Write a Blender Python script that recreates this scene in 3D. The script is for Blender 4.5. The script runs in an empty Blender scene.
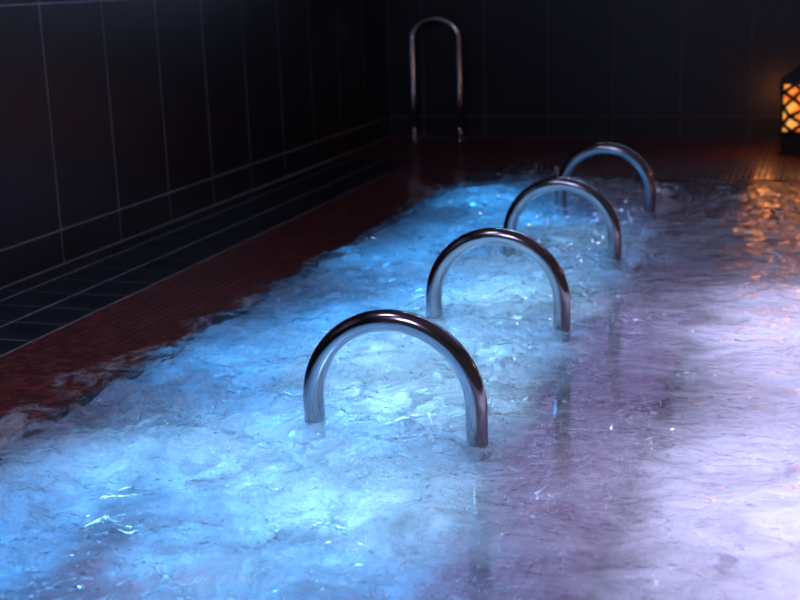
import bpy, bmesh, math, random
import numpy as np
from mathutils import Matrix, Vector

random.seed(4)
S = bpy.context.scene
COL = S.collection
S.view_settings.view_transform = 'Standard'
S.view_settings.look = 'None'
S.view_settings.gamma = 1.0
S.view_settings.use_curve_mapping = False
S.view_settings.exposure = 0.0

# ------------------------------------------------------------------ measures
WALL_X, WALL_Y = -2.705, 8.0          # left wall, back wall
EDGE_X, EDGE_Y = -1.76, 6.42          # pool edge on the left and at the back
BENCH_X, BENCH_Y = -0.46, 5.25        # where the shallow bench drops to the deep part
POOL_R, POOL_N = 2.6, -0.6            # right and near end of the pool
BENCH_Z, DEEP_Z = -0.34, -1.05
BAR_X, BAR_W, BAR_Y, BAR_DY = -1.091, 0.385, 2.6076, 0.9637


# ------------------------------------------------------------------ materials
class N:
    """small node-tree helper"""
    def __init__(self, name):
        self.m = bpy.data.materials.new(name)
        self.m.use_nodes = True
        self.t = self.m.node_tree
        self.t.nodes.clear()
        self.out = self.t.nodes.new('ShaderNodeOutputMaterial')

    def n(self, kind, **kw):
        nd = self.t.nodes.new('ShaderNode' + kind)
        ins = kw.pop('ins', {})
        for k, v in kw.items():
            setattr(nd, k, v)
        for k, v in ins.items():
            if isinstance(v, bpy.types.NodeSocket):
                self.t.links.new(v, nd.inputs[k])
            else:
                nd.inputs[k].default_value = v
        return nd

    def math(self, op, a, b=0.0, clamp=False):
        nd = self.n('Math', operation=op, use_clamp=clamp, ins={0: a, 1: b})
        return nd.outputs[0]

    def ramp(self, v, lo, hi, a=0.0, b=1.0, smooth=True):
        nd = self.n('MapRange', interpolation_type='SMOOTHSTEP' if smooth else 'LINEAR',
                    ins={'Value': v, 'From Min': lo, 'From Max': hi, 'To Min': a, 'To Max': b})
        return nd.outputs[0]

    def mixc(self, f, a, b):
        nd = self.n('Mix', data_type='RGBA')
        for i, v in ((0, f), (6, a), (7, b)):
            if isinstance(v, bpy.types.NodeSocket):
                self.t.links.new(v, nd.inputs[i])
            else:
                nd.inputs[i].default_value = v
        return nd.outputs[2]

    def surface(self, sh):
        self.t.links.new(sh, self.out.inputs['Surface'])
        return self.m


def mat_plain(name, col, rough=0.5, metal=0.0, spec=0.5, noise=0.0, scale=6.0, bump=0.0):
    k = N(name)
    p = k.n('BsdfPrincipled', ins={'Base Color': (*col, 1), 'Roughness': rough, 'Metallic': metal,
                                   'Specular IOR Level': spec})
    if noise or bump:
        co = k.n('TexCoord').outputs['Object']
        nz = k.n('TexNoise', ins={'Vector': co, 'Scale': scale, 'Detail': 5.0})
        if noise:
            c = k.mixc(k.ramp(nz.outputs['Fac'], 0.3, 0.7), (*[x * (1 - noise) for x in col], 1),
                       (*[min(1, x * (1 + noise)) for x in col], 1))
            k.t.links.new(c, p.inputs['Base Color'])
        if bump:
            b = k.n('Bump', ins={'Strength': bump, 'Distance': 0.01, 'Height': nz.outputs['Fac']})
            k.t.links.new(b.outputs[0], p.inputs['Normal'])
    return k.surface(p.outputs[0])


def mat_mosaic(name, dark, light, grout, size=(0.03, 0.03, 0.03), gap=0.13, rough=0.22):
    """small square glass mosaic, tile by tile colour variation"""
    k = N(name)
    co = k.n('TexCoord').outputs['Object']
    # a tiny offset keeps faces that lie exactly on a grid plane off the grout line
    v = k.n('VectorMath', operation='ADD', ins={0: co, 1: (0.011, 0.013, 0.014)})
    v = k.n('VectorMath', operation='DIVIDE', ins={0: v.outputs[0], 1: size})
    fl = k.n('VectorMath', operation='FLOOR', ins={0: v.outputs[0]})
    fr = k.n('VectorMath', operation='FRACTION', ins={0: v.outputs[0]})
    wn = k.n('TexWhiteNoise', noise_dimensions='3D', ins={'Vector': fl.outputs[0]})
    geo = k.n('NewGeometry')
    nrm = k.n('SeparateXYZ', ins={0: geo.outputs['Normal']})
    f3 = k.n('SeparateXYZ', ins={0: fr.outputs[0]})
    mask = None
    for a in range(3):
        d = k.math('ABSOLUTE', k.math('SUBTRACT', f3.outputs[a], 0.5))
        g = k.ramp(d, 0.5 - gap * 0.75, 0.5 - gap * 0.35)
        # ignore the axis along the face normal
        w = k.math('SUBTRACT', 1.0, k.ramp(k.math('ABSOLUTE', nrm.outputs[a]), 0.6, 0.8))
        g = k.math('MULTIPLY', g, w)
        mask = g if mask is None else k.math('MAXIMUM', mask, g)
    tile = k.mixc(k.math('POWER', wn.outputs['Value'], 1.6), (*dark, 1), (*light, 1))
    big = k.n('TexNoise', ins={'Vector': co, 'Scale': 3.0, 'Detail': 4.0})
    tile = k.mixc(k.ramp(big.outputs['Fac'], 0.35, 0.75, 0.0, 0.35), tile, (*dark, 1))
    c = k.mixc(mask, tile, (*grout, 1))
    tilt = k.n('VectorMath', operation='SUBTRACT', ins={0: wn.outputs['Color'], 1: (0.5, 0.5, 0.5)})
    tilt = k.n('VectorMath', operation='SCALE', ins={0: tilt.outputs[0], 'Scale': 0.05})
    nn = k.n('VectorMath', operation='ADD', ins={0: geo.outputs['Normal'], 1: tilt.outputs[0]})
    nn = k.n('VectorMath', operation='NORMALIZE', ins={0: nn.outputs[0]})
    b = k.n('Bump', invert=True, ins={'Strength': 0.5, 'Distance': 0.002, 'Height': mask, 'Normal': nn.outputs[0]})
    ro = k.ramp(mask, 0.0, 1.0, rough, 0.6)
    p = k.n('BsdfPrincipled', ins={'Base Color': c, 'Roughness': ro, 'Normal': b.outputs[0]})
    return k.surface(p.outputs[0])


def mat_water():
    k = N('pool water')
    co = k.n('TexCoord').outputs['Object']
    rough = k.n('Attribute', attribute_name='stir', attribute_type='GEOMETRY').outputs['Fac']
    warp = k.n('TexNoise', ins={'Vector': co, 'Scale': 5.0, 'Detail': 2.0})
    wv = k.n('VectorMath', operation='SCALE', ins={0: warp.outputs['Color'], 'Scale': 0.16})
    cv = k.n('VectorMath', operation='ADD', ins={0: co, 1: wv.outputs[0]})
    a = k.n('TexNoise', ins={'Vector': cv.outputs[0], 'Scale': 22.0, 'Detail': 3.0, 'Roughness': 0.55})
    b = k.n('TexNoise', ins={'Vector': cv.outputs[0], 'Scale': 75.0, 'Detail': 2.0})
    h = k.math('ADD', k.math('MULTIPLY', a.outputs['Fac'], 1.0), k.math('MULTIPLY', b.outputs['Fac'], 0.13))
    h = k.math('MULTIPLY', h, k.ramp(rough, 0.0, 1.0, 0.85, 1.0))
    bp = k.n('Bump', ins={'Strength': 1.0, 'Distance': 0.016, 'Height': h})
    fr = k.n('Fresnel', ins={'IOR': 1.33, 'Normal': bp.outputs[0]})
    gl = k.n('BsdfGlossy', ins={'Color': (1, 1, 1, 1), 'Roughness': 0.025, 'Normal': bp.outputs[0]})
    tr = k.n('BsdfTransparent', ins={'Color': (0.93, 0.96, 1.0, 1)})
    mx = k.n('MixShader', ins={0: fr.outputs[0], 1: tr.outputs[0], 2: gl.outputs[0]})
    return k.surface(mx.outputs[0])


def mat_foam(name, lo, hi, stretch=(1, 1, 1), scale=7.0, detail=8.0, amp=0.55, base=0.0, trans=0.6, warp=0.25,
             col=(0.86, 0.9, 0.93), bump=0.03, calm=False, flecks=False):
    """a sheet of bubbles: see-through where thin, milky where thick"""
    k = N(name)
    co = k.n('TexCoord').outputs['Object']
    den = k.n('Attribute', attribute_name='cover', attribute_type='GEOMETRY').outputs['Fac']
    w1 = k.n('TexNoise', ins={'Vector': co, 'Scale': 3.2, 'Detail': 4.0, 'Roughness': 0.6})
    wv = k.n('VectorMath', operation='SCALE', ins={0: w1.outputs['Color'], 'Scale': warp})
    cv = k.n('VectorMath', operation='ADD', ins={0: co, 1: wv.outputs[0]})
    cv = k.n('VectorMath', operation='MULTIPLY', ins={0: cv.outputs[0], 1: stretch})
    nz = k.n('TexNoise', ins={'Vector': cv.outputs[0], 'Scale': scale, 'Detail': detail, 'Roughness': 0.66,
                              'Distortion': 0.5})
    dv = k.math('MULTIPLY', k.math('SUBTRACT', nz.outputs['Fac'], 0.5), amp)
    if calm:
        dv = k.math('MULTIPLY', dv, k.math('MULTIPLY', den, 1.3))
    v = k.math('ADD', dv, den)
    v = k.math('MULTIPLY', v, k.ramp(den, 0.02, 0.25))
    op = k.ramp(v, lo, hi, base, 1.0)
    op = k.math('MULTIPLY', op, k.ramp(den, 0.0, 0.2))
    if flecks:
        # torn little crests of foam carried out of the jets
        fk = k.n('Attribute', attribute_name='flecks', attribute_type='GEOMETRY').outputs['Fac']
        w2 = k.n('TexNoise', ins={'Vector': co, 'Scale': 9.0, 'Detail': 2.0})
        v2 = k.n('VectorMath', operation='SCALE', ins={0: w2.outputs['Color'], 'Scale': 0.12})
        c2 = k.n('VectorMath', operation='ADD', ins={0: co, 1: v2.outputs[0]})
        c2 = k.n('VectorMath', operation='MULTIPLY', ins={0: c2.outputs[0], 1: (1.0, 0.75, 1.0)})
        n2 = k.n('TexNoise', ins={'Vector': c2.outputs[0], 'Scale': 38.0, 'Detail': 3.0, 'Roughness': 0.6, 'Distortion': 0.8})
        n3 = k.n('TexNoise', ins={'Vector': co, 'Scale': 6.0, 'Detail': 3.0})
        u = k.math('ADD', n2.outputs['Fac'], k.math('MULTIPLY', k.math('SUBTRACT', n3.outputs['Fac'], 0.5), 0.35))
        u = k.math('ADD', u, k.math('MULTIPLY', fk, 0.16))
        op = k.math('MAXIMUM', op, k.math('MULTIPLY', k.ramp(u, 0.70, 0.80), k.ramp(fk, 0.0, 0.25)))
    bp = k.n('Bump', ins={'Strength': 1.0, 'Distance': bump, 'Height': nz.outputs['Fac']})
    di = k.n('BsdfDiffuse', ins={'Color': (*col, 1), 'Normal': bp.outputs[0]})
    tl = k.n('BsdfTranslucent', ins={'Color': (*col, 1), 'Normal': bp.outputs[0]})
    tp = k.n('BsdfTransparent')
    body = k.n('MixShader', ins={0: trans, 1: di.outputs[0], 2: tl.outputs[0]})
    mx = k.n('MixShader', ins={0: op, 1: tp.outputs[0], 2: body.outputs[0]})
    return k.surface(mx.outputs[0])


M = {}
M['tile'] = mat_plain('black wall tile', (0.014, 0.014, 0.018), rough=0.35, noise=0.25, scale=3.0, bump=0.02)
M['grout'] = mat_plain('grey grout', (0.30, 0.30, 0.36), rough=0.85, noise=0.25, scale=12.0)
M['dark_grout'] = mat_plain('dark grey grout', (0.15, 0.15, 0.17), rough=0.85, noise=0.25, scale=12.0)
M['strip_tile'] = mat_plain('slate drain tile', (0.016, 0.019, 0.026), rough=0.42, noise=0.3, scale=9.0, bump=0.05)
M['strip_grout'] = mat_plain('pale grey strip grout', (0.48, 0.48, 0.56), rough=0.85, noise=0.25, scale=12.0)
M['mosaic'] = mat_mosaic('wet red mosaic', (0.12, 0.024, 0.022), (0.27, 0.06, 0.045), (0.04, 0.016, 0.016))
M['long_mosaic'] = mat_mosaic('wet red long mosaic', (0.13, 0.025, 0.022), (0.30, 0.065, 0.045), (0.02, 0.009, 0.009),
                              size=(0.03, 0.14, 0.03), gap=0.2)
M['pale_mosaic'] = mat_mosaic('pale pool mosaic', (0.50, 0.48, 0.55), (0.75, 0.72, 0.8), (0.4, 0.4, 0.45))
M['steel'] = mat_plain('polished steel', (0.38, 0.35, 0.37), rough=0.15, metal=1.0)
M['rail_steel'] = mat_plain('brushed steel', (0.85, 0.83, 0.80), rough=0.16, metal=1.0)
M['iron'] = mat_plain('black lantern iron', (0.015, 0.012, 0.01), rough=0.45, metal=0.3, noise=0.3, scale=30)
M['water'] = mat_water()


# ------------------------------------------------------------------ geometry helpers
def link(name, bm, mat, parent=None, smooth=False):
    me = bpy.data.meshes.new(name)
    bmesh.ops.recalc_face_normals(bm, faces=bm.faces)
    bm.to_mesh(me)
    bm.free()
    for m in (mat if isinstance(mat, (list, tuple)) else [mat]):
        me.materials.append(m)
    if smooth:
        me.polygons.foreach_set('use_smooth', [True] * len(me.polygons))
    o = bpy.data.objects.new(name, me)
    COL.objects.link(o)
    if parent:
        o.parent = parent
    return o


def tag(o, label=None, cat=None, group=None, kind=None):
    for k, v in (('label', label), ('category', cat), ('group', group), ('kind', kind)):
        if v:
            o[k] = v
    return o


def add_box(bm, a, b, mi=0, bevel=0.0):
    vs = [bm.verts.new((x, y, z)) for x in (a[0], b[0]) for y in (a[1], b[1]) for z in (a[2], b[2])]
    fs = [bm.faces.new([vs[i] for i in q]) for q in
          ((0, 1, 3, 2), (4, 6, 7, 5), (0, 4, 5, 1), (2, 3, 7, 6), (0, 2, 6, 4), (1, 5, 7, 3))]
    for f in fs:
        f.material_index = mi
    if bevel:
        es = list({e for f in fs for e in f.edges})
        r = bmesh.ops.bevel(bm, geom=es, offset=bevel, segments=2, affect='EDGES', profile=0.5)
        for f in r['faces']:
            f.material_index = mi


def add_tube(bm, pts, r, seg=24, cap=True, mi=0):
    pts = [Vector(p) for p in pts]
    rings = []
    up = None
    for i, p in enumerate(pts):
        t = (pts[min(i + 1, len(pts) - 1)] - pts[max(i - 1, 0)]).normalized()
        if up is None:
            up = t.orthogonal().normalized()
        up = (up - t * up.dot(t)).normalized()
        sd = t.cross(up)
        rr = r[i] if isinstance(r, (list, tuple)) else r
        rings.append([bm.verts.new(p + up * (rr * math.cos(2 * math.pi * j / seg)) +
                                   sd * (rr * math.sin(2 * math.pi * j / seg))) for j in range(seg)])
    for a, b in zip(rings, rings[1:]):
        for j in range(seg):
            f = bm.faces.new((a[j], a[(j + 1) % seg], b[(j + 1) % seg], b[j]))
            f.material_index = mi
            f.smooth = True
    if cap:
        for q in (rings[0], rings[-1]):
            bm.faces.new(q).material_index = mi


def add_lathe(bm, prof, seg=32, c=(0, 0, 0)):
    rings = [[bm.verts.new((c[0] + r * math.cos(2 * math.pi * j / seg), c[1] + r * math.sin(2 * math.pi * j / seg),
                            c[2] + z)) for j in range(seg)] for r, z in prof]
    for a, b in zip(rings, rings[1:]):
        for j in range(seg):
            bm.faces.new((a[j], a[(j + 1) % seg], b[(j + 1) % seg], b[j]))
    for q in (rings[0], rings[-1]):
        bm.faces.new(q)


# ------------------------------------------------------------------ noise (vectorised)
def _h(ix, iy, seed):
    n = (ix.astype(np.int64) * 374761393 + iy.astype(np.int64) * 668265263 + seed * 974634777) & 0x7fffffff
    n = ((n ^ (n >> 13)) * 1274126177) & 0x7fffffff
    return ((n ^ (n >> 16)) & 0xffff) / 65535.0 * 2 * math.pi


def perlin(x, y, seed=0):
    x0, y0 = np.floor(x), np.floor(y)
    fx, fy = x - x0, y - y0
    u, v = fx ** 3 * (fx * (fx * 6 - 15) + 10), fy ** 3 * (fy * (fy * 6 - 15) + 10)
    def g(dx, dy):
        a = _h(x0 + dx, y0 + dy, seed)
        return np.cos(a) * (fx - dx) + np.sin(a) * (fy - dy)
    return (g(0, 0) * (1 - u) + g(1, 0) * u) * (1 - v) + (g(0, 1) * (1 - u) + g(1, 1) * u) * v


def fbm(x, y, octaves=4, gain=0.5, seed=0):
    a, s, t = 1.0, 0.0, 0.0
    for i in range(octaves):
        s = s + a * perlin(x, y, seed + i * 17)
        t += a
        x, y, a = x * 2.03 + 3.1, y * 2.03 + 1.7, a * gain
    return s / t


def sm(x, a, b):
    t = np.clip((x - a) / (b - a), 0, 1)
    return t * t * (3 - 2 * t)


# ------------------------------------------------------------------ water fields
def jets(x, y):
    """how churned the water is: 1 over the massage jets, 0 in the calm water"""
    n = fbm(x * 2.6, y * 2.6, 4, 0.55, 5)
    left = sm(x + 0.36 * fbm(x * 1.9, y * 1.9, 5, 0.5, 11), EDGE_X - 0.12, EDGE_X + 0.0)
    right = 1 - sm(x + 0.26 * n - 0.07 * (1 - sm(y, 1.9, 2.4)), -0.77, -0.57)
    far = 1 - sm(y + 0.35 * n, EDGE_Y - 0.30, EDGE_Y + 0.04)
    return left * right * far


def white_zone(x, y):
    n = fbm(x * 1.7, y * 1.7, 4, 0.55, 21)
    return sm(x + 0.16 * n, -0.50, -0.22) * (1 - sm(y + 0.7 * n + 0.35 * x, 4.35, 5.35))


def height(x, y):
    j = jets(x, y)
    wx, wy = x + 0.10 * fbm(x * 3, y * 3, 2, .5, 31), y + 0.10 * fbm(x * 3, y * 3, 2, .5, 32)
    z = 0.010 * fbm(wx * 3.2, wy * 4.2, 3, 0.55, 41) + 0.009 * fbm(wx * 11, wy * 15, 3, 0.5, 43)
    z = z + j * (0.070 * fbm(wx * 4.0, wy * 4.0, 5, 0.55, 51) + 0.012 + 0.022 * fbm(wx * 14, wy * 14, 4, .55, 53))
    z = z + 0.06 * np.exp(-((x + 1.42) / 0.22) ** 2 - ((y - 6.36) / 0.14) ** 2) * (1 + 2 * fbm(x * 9, y * 9, 3, .6, 57))
    for k in range(4):                                   # small ripples wrapping each bar leg
        for bx in (BAR_X, BAR_X + BAR_W):
            d = np.hypot(x - bx, y - (BAR_Y + k * BAR_DY))
            z = z + 0.006 * np.exp(-(d / 0.10) ** 2) * np.cos(d * 95)
    return z


JETS = [(-0.84, 2.28, 0.13), (-0.92, 2.95, 0.24), (-1.20, 2.50, 0.16), (-0.90, 3.95, 0.24), (-0.95, 4.95, 0.22), (-1.0, 1.9, 0.14),
        (-1.05, 3.3, 0.2), (-1.1, 4.3, 0.2), (-0.98, 5.7, 0.2)]
GAPS = [((-1.40, 2.55), (-1.33, 2.20), 0.05, 0.55), ((-1.33, 2.20), (-1.24, 1.78), 0.05, 0.75),
        ((-1.38, 1.66), (-1.12, 1.77), 0.055, 0.8), ((-1.10, 1.79), (-1.00, 1.90), 0.055, 1.0),
        ((-1.00, 2.05), (-0.96, 2.10), 0.05, 0.6), ((-0.80, 1.88), (-0.74, 1.86), 0.045, 0.8)]


def foam_density(x, y):
    d = jets(x, y) * (0.50 + 0.50 * fbm(x * 1.9, y * 1.9, 3, .5, 61))
    for jx, jy, jr in JETS:
        d = d + 0.35 * np.exp(-(np.hypot(x - jx, (y - jy) * 0.8) / jr) ** 2) * jets(x, y)
    wx, wy = x + 0.08 * fbm(x * 7, y * 7, 3, .5, 63), y + 0.08 * fbm(x * 7, y * 7, 3, .5, 64)
    for (ax, ay), (bx, by), w, s in GAPS:
        t = np.clip(((wx - ax) * (bx - ax) + (wy - ay) * (by - ay)) / ((bx - ax) ** 2 + (by - ay) ** 2), 0, 1)
        d = d * (1 - s * np.exp(-(np.hypot(wx - ax - t * (bx - ax), wy - ay - t * (by - ay)) / w) ** 2))
    for k in range(4):                                   # froth where each bar leg breaks the surface
        for bx in (BAR_X, BAR_X + BAR_W):
            q = np.hypot(x - bx + 0.01, (y - (BAR_Y + k * BAR_DY) + 0.05) * 0.7)
            d = np.maximum(d, 0.85 * np.exp(-(q / 0.062) ** 2))
    # scattered flecks drifting off the jets into the calm water
    calm = 0.30 * np.exp(-((x + 0.45) / 0.26) ** 2) * sm(fbm(x * 3.0, y * 5.0, 3, .5, 66), 0.02, 0.35)
    return np.clip(np.maximum(d, calm), 0, 1)


def fleck_field(x, y):
    n = fbm(x * 2.2, y * 2.2, 3, .5, 91)
    f = 1 - sm(x + 0.4 * n, -0.62, 0.15)
    return np.clip(f * (0.75 + 0.9 * n), 0, 1) * sm(x, EDGE_X + 0.05, EDGE_X + 0.3) * (1 - sm(y, EDGE_Y - 0.3, EDGE_Y - 0.05))


def cloud_density(x, y):
    a = sm(jets(x, y), 0.05, 0.6) * (0.76 + 0.5 * fbm(x * 1.6, y * 1.6, 3, .5, 71))
    wx, wy = x, y
    for (ax, ay), (bx, by), w, s in GAPS:
        t = np.clip(((wx - ax) * (bx - ax) + (wy - ay) * (by - ay)) / ((bx - ax) ** 2 + (by - ay) ** 2), 0, 1)
        a = a * (1 - 0.9 * s * np.exp(-(np.hypot(wx - ax - t * (bx - ax), wy - ay - t * (by - ay)) / (w * 1.2)) ** 2))
    b = white_zone(x, y) * (0.80 + 0.4 * fbm(x * 1.2, y * 2.4, 4, .5, 73))
    for k in range(4):
        for bx in (BAR_X, BAR_X + BAR_W):
            a = np.maximum(a, 0.95 * np.exp(-(np.hypot(x - bx, (y - (BAR_Y + k * BAR_DY) + 0.12) * 0.55) / 0.11) ** 2))
    c = 0.46 + 0.12 * fbm(x * 2.0, y * 3.0, 3, .5, 75)
    c = c * (1 - 0.45 * sm(y, 5.0, 5.6))
    inside = sm(x, EDGE_X - 0.03, EDGE_X + 0.01) * (1 - sm(y, EDGE_Y - 0.08, EDGE_Y))
    return np.clip(np.maximum(np.maximum(a, b), c), 0, 1) * inside


def sheet(name, xs, ys, zf, mat, fields):
    X, Y = np.meshgrid(xs, ys)
    Z = zf(X, Y)
    nx, ny = len(xs), len(ys)
    v = np.stack([X, Y, Z], -1).reshape(-1, 3)
    i = (np.arange(ny - 1)[:, None] * nx + np.arange(nx - 1)[None, :]).ravel()
    f = np.stack([i, i + 1, i + 1 + nx, i + nx], 1)
    me = bpy.data.meshes.new(name)
    me.vertices.add(len(v))
    me.vertices.foreach_set('co', v.astype(np.float32).ravel())
    me.loops.add(f.size)
    me.loops.foreach_set('vertex_index', f.astype(np.int32).ravel())
    me.polygons.add(len(f))
    me.polygons.foreach_set('loop_start', (np.arange(len(f)) * 4).astype(np.int32))
    me.polygons.foreach_set('use_smooth', np.ones(len(f), bool))
    me.update(calc_edges=True)
    for an, fn in fields.items():
        at = me.attributes.new(an, 'FLOAT', 'POINT')
        at.data.foreach_set('value', fn(X, Y).astype(np.float32).ravel())
    me.materials.append(mat)
    o = bpy.data.objects.new(name, me)
    COL.objects.link(o)
    return o


def axis(*segs):
    out = []
    for a, b, d in segs:
        out += list(np.arange(a, b - d * 0.5, d))
    out.append(segs[-1][1])
    return np.array(out)


# ------------------------------------------------------------------ setting
def tiled_wall(name, rects, grout_box, mats, label):
    bm = bmesh.new()
    add_box(bm, *grout_box, mi=1)
    for a, b in rects:
        add_box(bm, a, b, mi=0, bevel=0.0015)
    o = link(name, bm, mats)
    return tag(o, label, 'wall', kind='structure')


g = 0.0027
zl = [0.0, 0.1286, 0.953, 1.777, 2.601]
yl = [4.1122 + k * 0.42525 for k in range(-14, 10)]
yl = [y for y in yl if y < WALL_Y] + [WALL_Y]
rects = [((WALL_X - 0.012, a + g, c + g), (WALL_X, b - g, d - g))
         for a, b in zip(yl, yl[1:]) for c, d in zip(zl, zl[1:])]
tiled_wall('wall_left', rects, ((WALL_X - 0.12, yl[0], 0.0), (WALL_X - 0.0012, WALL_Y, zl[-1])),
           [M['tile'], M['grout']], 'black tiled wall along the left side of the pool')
xl = [-2.072 + k * 0.4063 for k in range(-1, 14)]
xl = [WALL_X] + [x for x in xl if x > WALL_X + 0.05]
rects = [((a + g, WALL_Y, c + g), (b - g, WALL_Y + 0.012, d - g))
         for a, b in zip(xl, xl[1:]) for c, d in zip(zl, zl[1:])]
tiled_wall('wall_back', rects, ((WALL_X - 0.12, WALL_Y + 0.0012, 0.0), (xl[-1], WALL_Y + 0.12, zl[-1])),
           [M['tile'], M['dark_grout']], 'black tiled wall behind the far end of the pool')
bm = bmesh.new()
add_box(bm, (WALL_X - 0.12, yl[0], zl[-1]), (xl[-1], WALL_Y + 0.12, zl[-1] + 0.1))
tag(link('ceiling', bm, mat_plain('dark ceiling', (0.22, 0.15, 0.13), rough=0.7, noise=0.2)),
    'dark ceiling over the pool room', 'ceiling', kind='structure')

# red mosaic deck, flush with the water, around the pool
STRIP_X, STRIP_Y = -2.195, 6.94
bm = bmesh.new()
add_box(bm, (STRIP_X, yl[0], -0.06), (EDGE_X, EDGE_Y, 0.0), bevel=0.004)
tag(link('floor', bm, M['mosaic']), 'wet red mosaic deck along the left edge of the pool', 'floor', kind='structure')
bm = bmesh.new()
add_box(bm, (STRIP_X, EDGE_Y, -0.06), (xl[-1], WALL_Y, 0.0))
add_box(bm, (WALL_X, STRIP_Y, -0.06), (STRIP_X, WALL_Y, 0.0))
tag(link('floor', bm, M['long_mosaic']), 'wet red mosaic deck behind the far end of the pool', 'floor', kind='structure')

# dark tiled strip at the foot of the left wall
bm = bmesh.new()
add_box(bm, (WALL_X, yl[0], -0.06), (STRIP_X, STRIP_Y, -0.0016), mi=1)
sx = [WALL_X, -2.595, -2.39, STRIP_X]
sy = [3.506 + k * 0.186 for k in range(-30, 19)]
sy = [y for y in sy if yl[0] < y < STRIP_Y] + [STRIP_Y]
for a, b in zip(sx, sx[1:]):
    for c, d in zip(sy, sy[1:]):
        add_box(bm, (a + 0.0035, c + 0.003, -0.006), (b - 0.0035, d - 0.003, 0.0), mi=0, bevel=0.001)
tag(link('trim_1', bm, [M['strip_tile'], M['strip_grout']]), 'dark slate tile strip along the foot of the left wall',
    'tile strip', kind='structure')

# basin: shallow red bench in an L, deep pale part to the right
bm = bmesh.new()
add_box(bm, (EDGE_X - 0.12, POOL_N, DEEP_Z), (BENCH_X, EDGE_Y + 0.12, BENCH_Z), bevel=0.01)
add_box(bm, (BENCH_X, BENCH_Y, DEEP_Z), (POOL_R, EDGE_Y + 0.12, BENCH_Z), bevel=0.01)
add_box(bm, (EDGE_X - 0.12, POOL_N, BENCH_Z), (EDGE_X, EDGE_Y + 0.12, -0.06))
add_box(bm, (EDGE_X, EDGE_Y, BENCH_Z), (POOL_R, EDGE_Y + 0.12, -0.06))
tag(link('trim_2', bm, M['mosaic']), 'submerged red mosaic bench along the pool edge', 'pool bench', kind='structure')
bm = bmesh.new()
add_box(bm, (EDGE_X - 0.12, POOL_N - 0.12, DEEP_Z - 0.1), (POOL_R + 0.12, EDGE_Y + 0.12, DEEP_Z))
add_box(bm, (POOL_R, POOL_N, DEEP_Z), (POOL_R + 0.12, EDGE_Y + 0.12, 0.0))
add_box(bm, (EDGE_X, POOL_N - 0.12, DEEP_Z), (POOL_R + 0.12, POOL_N, 0.0))
tag(link('trim_3', bm, M['pale_mosaic']), 'pale mosaic floor of the deep part of the pool', 'pool floor', kind='structure')

# ------------------------------------------------------------------ water, foam, bubbles
xs = axis((EDGE_X, 0.5, 0.0085), (0.5, POOL_R, 0.03))
ys = axis((POOL_N, 1.2, 0.04), (1.2, 4.2, 0.0085), (4.2, EDGE_Y, 0.013))
wt = sheet('pool_water', xs, ys, lambda x, y: height(x, y) - 0.001, M['water'], {'stir': jets})
tag(wt, 'rippling violet pool water streaked with white glints', 'water', kind='stuff')

xs = axis((EDGE_X - 0.36, 0.35, 0.0085))
ys = axis((0.6, 1.2, 0.02), (1.2, 4.2, 0.0085), (4.2, EDGE_Y + 0.12, 0.013))
def foam_z(x, y):
    z = height(x, y) - 0.006
    out = np.maximum(sm(EDGE_X - x, -0.05, 0.02), sm(y - EDGE_Y, -0.05, 0.02))
    return np.where(out > 0, np.maximum(z, 0.004 * out + z * (1 - out)), z)
fo = sheet('foam', xs, ys, foam_z,
           mat_foam('white water foam', 0.30, 1.0, stretch=(1.7, 1.0, 1.0), scale=9.0, amp=2.2, trans=0.45, warp=0.35, bump=0.04, flecks=True),
           {'cover': foam_density, 'flecks': fleck_field})
tag(fo, 'churning blue lit foam boiling up around the four steel bars', 'foam', kind='stuff')

xs = axis((EDGE_X, 0.4, 0.03), (0.4, POOL_R, 0.05))
ys = axis((POOL_N, EDGE_Y, 0.03))
cl = sheet('bubble_cloud', xs, ys, lambda x, y: 0.7 * height(x, y) - 0.034 + 0.02 * fbm(x * 3, y * 3, 3, .5, 81),
           mat_foam('clouded bubbly water', 0.0, 1.0, stretch=(1.0, 1.6, 1.0), scale=5.0, amp=1.4, detail=6.0,
                    trans=0.7, warp=0.35, col=(0.8, 0.82, 0.9), calm=True),
           {'cover': cloud_density})
tag(cl, 'milky cloud of fine bubbles hanging just under the water surface', 'bubbles', kind='stuff')

# ------------------------------------------------------------------ steel bars standing in the water
def bar_mesh():
    bm = bmesh.new()
    r, leg = BAR_W / 2, 0.075
    pts = [(-r, 0, BENCH_Z), (-r, 0, -0.2), (-r, 0, -0.05)]
    pts += [(-r * math.cos(a), 0, leg + r * math.sin(a)) for a in np.linspace(0, math.pi, 49)]
    pts += [(r, 0, -0.05), (r, 0, -0.2), (r, 0, BENCH_Z)]
    add_tube(bm, pts, 0.0245, 40)
    return bm


BL = ['largest and nearest arched steel bar rising from the foaming water',
      'second arched steel bar from the front, rising from blue foam',
      'third arched steel bar from the front, its left leg behind the second',
      'smallest arched steel bar, farthest of the four, near the far pool edge']
bar = link('grab_bar', bar_mesh(), M['steel'])
for k in range(4):
    o = bar if k == 0 else bar.copy()
    if k:
        COL.objects.link(o)
    o.location = (BAR_X + BAR_W / 2, BAR_Y + k * BAR_DY, 0)
    tag(o, BL[k], 'grab bar', 'arched steel bars in the water')

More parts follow.
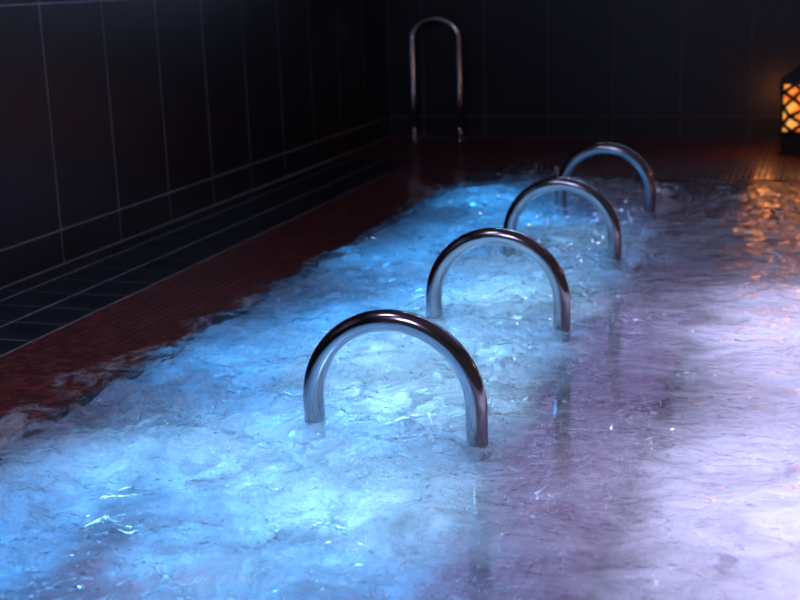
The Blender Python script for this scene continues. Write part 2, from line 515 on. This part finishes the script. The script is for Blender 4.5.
# tall rail on the back deck
rail = bpy.data.objects.new('handrail', None)
COL.objects.link(rail)
rail.location = (-2.352, 7.86, 0)
tag(rail, 'tall narrow steel handrail standing on the deck against the back wall', 'handrail')
bm = bmesh.new()
r = 0.152
pts = [(-r, 0, 0.0), (-r, 0, 0.3)] + [(-r * math.cos(a), 0, 0.625 + 0.82 * r * math.sin(a)) for a in np.linspace(0, math.pi, 33)]
pts += [(r, 0, 0.3), (r, 0, 0.0)]
add_tube(bm, pts, 0.0165, 24)
link('rail_tube', bm, M['rail_steel'], rail)
for s in (-1, 1):
    bm = bmesh.new()
    add_lathe(bm, [(0.042, 0.0), (0.042, 0.004), (0.036, 0.009), (0.022, 0.011), (0.020, 0.02), (0.0168, 0.021)], 28, (s * r, 0, 0))
    link('foot_flange', bm, M['rail_steel'], rail, smooth=True)

# ------------------------------------------------------------------ lantern
LX, LY = -0.105, 7.42
lan = bpy.data.objects.new('lantern', None)
COL.objects.link(lan)
lan.location = (LX, LY, 0)
tag(lan, 'black iron lantern with glowing amber lattice panes on the far deck', 'lantern')
W = 0.15
bm = bmesh.new()
add_box(bm, (-W, -W, 0.0), (W, W, 0.03), bevel=0.004)
add_box(bm, (-W + 0.012, -W + 0.012, 0.03), (W - 0.012, W - 0.012, 0.115), bevel=0.003)
add_box(bm, (-W, -W, 0.115), (W, W, 0.13), bevel=0.003)
link('base', bm, M['iron'], lan)
for sx_ in (-1, 1):
    for sy_ in (-1, 1):
        bm = bmesh.new()
        cx, cy = sx_ * (W - 0.012), sy_ * (W - 0.012)
        add_box(bm, (cx - 0.011, cy - 0.011, 0.13), (cx + 0.011, cy + 0.011, 0.38), bevel=0.002)
        link('corner_post', bm, M['iron'], lan)
bm = bmesh.new()
add_box(bm, (-W, -W, 0.38), (W, W, 0.40), bevel=0.004)
vs = []
for rr, zz in ((W - 0.01, 0.40), (0.10, 0.43), (0.055, 0.47), (0.03, 0.50), (0.03, 0.515)):
    vs.append([bm.verts.new((sx_ * rr, sy_ * rr, zz)) for sx_, sy_ in ((-1, -1), (1, -1), (1, 1), (-1, 1))])
for a, b in zip(vs, vs[1:]):
    for j in range(4):
        bm.faces.new((a[j], a[(j + 1) % 4], b[(j + 1) % 4], b[j]))
bm.faces.new(vs[0]); bm.faces.new(vs[-1])
link('roof', bm, M['iron'], lan)
bm = bmesh.new()
add_tube(bm, [(0.035 * math.cos(a), 0, 0.54 + 0.035 * math.sin(a)) for a in np.linspace(-math.pi * .5, math.pi * 1.5, 33)], 0.005, 10)
link('carry_ring', bm, M['iron'], lan)
k = N('amber lantern glass')
co = k.n('TexCoord').outputs['Object']
nz = k.n('TexNoise', ins={'Vector': co, 'Scale': 14.0, 'Detail': 2.0})
em = k.n('Emission', ins={'Color': k.mixc(k.ramp(nz.outputs['Fac'], .35, .65), (1.0, 0.16, 0.015, 1), (1.0, 0.45, 0.09, 1)), 'Strength': 1.15})
GLASS = k.surface(em.outputs[0])
for q in range(4):
    pane_rot = Matrix.Rotation(q * math.pi / 2, 4, 'Z')
    bm = bmesh.new()
    add_box(bm, (-W + 0.023, -W + 0.020, 0.13), (W - 0.023, -W + 0.023, 0.38))
    bm.transform(pane_rot)
    link('pane', bm, GLASS, lan)
    bm = bmesh.new()
    rnd = random.Random(7 + q)
    y = -W + 0.012
    cells = []
    nx_, nz_ = 5, 6                                    # twisted wrought lattice
    P = {}
    for i in range(nx_ + 1):
        for j in range(nz_ + 1):
            jx = 0 if i in (0, nx_) else rnd.uniform(-0.022, 0.022)
            jz = 0 if j in (0, nz_) else rnd.uniform(-0.014, 0.014)
            P[i, j] = (-W + 0.023 + (2 * W - 0.046) * i / nx_ + jx, y, 0.13 + 0.25 * j / nz_ + jz)
    for i in range(nx_):
        for j in range(nz_):
            if (i + j) % 2:
                add_tube(bm, [P[i, j], P[i + 1, j + 1]], 0.011, 8)
            else:
                add_tube(bm, [P[i + 1, j], P[i, j + 1]], 0.011, 8)
    bm.transform(pane_rot)
    link('lattice', bm, M['iron'], lan)


# ------------------------------------------------------------------ lights
def lamp(name, kind, loc, energy, col, **kw):
    l = bpy.data.lights.new(name, kind)
    l.energy = energy
    l.color = col
    rot = kw.pop('rot', None)
    for a, b in kw.items():
        setattr(l, a, b)
    o = bpy.data.objects.new(name, l)
    o.location = loc
    if rot:
        o.rotation_euler = rot
    COL.objects.link(o)
    return o


BLUE, ICE, LAV = (0.05, 0.36, 0.84), (0.36, 0.74, 0.96), (0.74, 0.67, 1.0)
UP = dict(spot_size=math.radians(150), spot_blend=0.5, rot=(math.pi, 0, 0))
for i, y in enumerate(np.arange(0.9, 6.3, 0.45)):
    lamp('underwater_lamp', 'SPOT', (-1.38 + 0.16 * math.sin(i * 2.1), y, -0.24), 6.0, BLUE, shadow_soft_size=0.07, **UP)
for y, e in ((1.2, 5.0), (1.65, 5.0), (2.1, 4.0), (2.6, 3.0), (3.4, 2.5), (4.3, 2.5), (5.2, 2.5)):
    lamp('underwater_lamp', 'SPOT', (-0.98, y, -0.25), e, BLUE, shadow_soft_size=0.07, **UP)
for x, y, e in ((-0.86, 2.28, 3.4), (-0.97, 2.95, 5.2), (-1.2, 2.5, 2.6), (-0.97, 3.95, 4.6), (-0.95, 4.95, 1.4), (-1.0, 1.9, 1.2),
                (-1.45, 2.35, 1.2), (-1.15, 3.3, 3.6), (-0.95, 3.4, 2.6), (-1.05, 4.4, 2.2)):
    lamp('jet_lamp', 'SPOT', (x, y, -0.22), e * 1.2, ICE, shadow_soft_size=0.07, **UP)
for x in (0.22, 1.3):
    for y in (1.2, 2.5, 3.8):
        lamp('pool_lamp', 'SPOT', (x, y, -0.98), 88.0 if y > 2 else 45.0, LAV, shadow_soft_size=0.1, spot_size=math.radians(96), spot_blend=0.8,
             rot=(math.pi, 0, 0))
lamp('bench_fill', 'AREA', (-1.5, 2.4, -0.12), 0.7, (1.0, 0.30, 0.40), size=0.3)  # added red fill, no real fixture, for the bench under the foam gaps
lamp('bench_fill', 'AREA', (-0.78, 3.4, -0.10), 11.0, (0.47, 0.32, 1.0), shape='RECTANGLE', size=0.4, size_y=5.4)  # added violet fill without a fixture, tints the bench purple
lamp('bench_fill', 'AREA', (0.4, 5.85, -0.10), 4.0, (0.50, 0.30, 1.0), shape='RECTANGLE', size=2.2, size_y=0.4)  # same added violet fill over the far bench

for x, y, e in ((-0.78, 1.15, 3.0), (-0.76, 1.55, 3.6), (-0.78, 1.95, 2.4), (-0.80, 3.6, 1.6), (-0.80, 4.6, 1.6)):
    lamp('underwater_lamp', 'SPOT', (x, y, -0.26), e, BLUE, shadow_soft_size=0.07, **UP)

# warm lamps of the room, then added unseen spots, strips and cool fills
def aim(src, dst):
    return (Vector(dst) - Vector(src)).to_track_quat('-Z', 'Y').to_euler()


lamp('lantern_glow', 'POINT', (LX + 0.02, LY - 0.19, 0.27), 0.75, (1.0, 0.32, 0.07), shadow_soft_size=0.05)
lamp('lantern_glow', 'POINT', (LX - 0.22, LY - 0.02, 0.24), 1.1, (1.0, 0.32, 0.07), shadow_soft_size=0.06)
lamp('warm_lamp', 'POINT', (3.2, 6.0, 1.5), 10.0, (1.0, 0.44, 0.20), shadow_soft_size=0.1)
lamp('warm_lamp', 'POINT', (2.2, 7.1, 0.3), 5.0, (1.0, 0.44, 0.20), shadow_soft_size=0.08)
for x, y, e in ((-1.0, 6.3, 13), (-0.5, 6.9, 8), (0.4, 6.6, 3), (1.2, 6.8, 3), (-1.5, 5.6, 8)):  # added overhead spots that whiten the foam, show its relief and give glints
    src = (x, y, 2.5)
    lamp('added_spot', 'SPOT', src, e, (0.28, 0.66, 0.95) if x < 0 else (0.5, 0.45, 1.0), spot_size=math.radians(62), spot_blend=1.0,
         shadow_soft_size=0.07, rot=aim(src, (-0.9 if x < 0 else 0.3, 2.6, 0)))
lamp('glint_strip_low', 'AREA', (0.4, 7.86, 1.16), 3.6, (0.45, 0.60, 1.0), shape='RECTANGLE', size=4.0, size_y=0.05, spread=math.radians(110),  # added light strip out of view, only for glints on the water
     rot=(math.radians(-75), 0, 0))
lamp('glint_strip_high', 'AREA', (0.3, 5.6, 2.55), 4.0, (0.42, 0.50, 1.0), shape='RECTANGLE', size=3.4, size_y=0.06, spread=math.radians(90),  # second added strip for glints, no such fixture known
     rot=(math.radians(-45), 0, 0))
lamp('cool_wall_fill', 'AREA', (-1.2, 0.4, 2.3), 13.0, (0.6, 0.6, 1.0), size=0.8, spread=math.radians(110), rot=aim((-1.2, 0.4, 2.3), (-2.7, 3.6, 0.3)))  # added fill aimed at the left wall, no window there
lamp('cool_floor_fill', 'AREA', (-1.7, 2.0, 2.5), 9.0, (0.62, 0.62, 1.0), size=0.5)  # added fill from above to lift the tile strip and its joints

w = bpy.data.worlds.new('World')
S.world = w
w.use_nodes = True
w.node_tree.nodes['Background'].inputs[0].default_value = (0.85, 0.70, 1.0, 1)
w.node_tree.nodes['Background'].inputs[1].default_value = 0.048

# ------------------------------------------------------------------ camera
cam = bpy.data.cameras.new('Camera')
co = bpy.data.objects.new('Camera', cam)
COL.objects.link(co)
S.camera = co
cam.sensor_width = 36.0
cam.lens = 1292.278 * 36.0 / 800.0
cam.clip_start = 0.02
R = ((0.95010338, 0.31023493, -0.03252467), (0.04503428, -0.23959444, -0.96982803), (-0.30866727, 0.91997217, -0.2416107))
m = Matrix((R[0], [-v for v in R[1]], [-v for v in R[2]])).transposed().to_4x4()
m.translation = (0, 0, 1)
co.matrix_world = m
cam.dof.use_dof = True
cam.dof.focus_distance = 2.95
cam.dof.aperture_fstop = 3.6
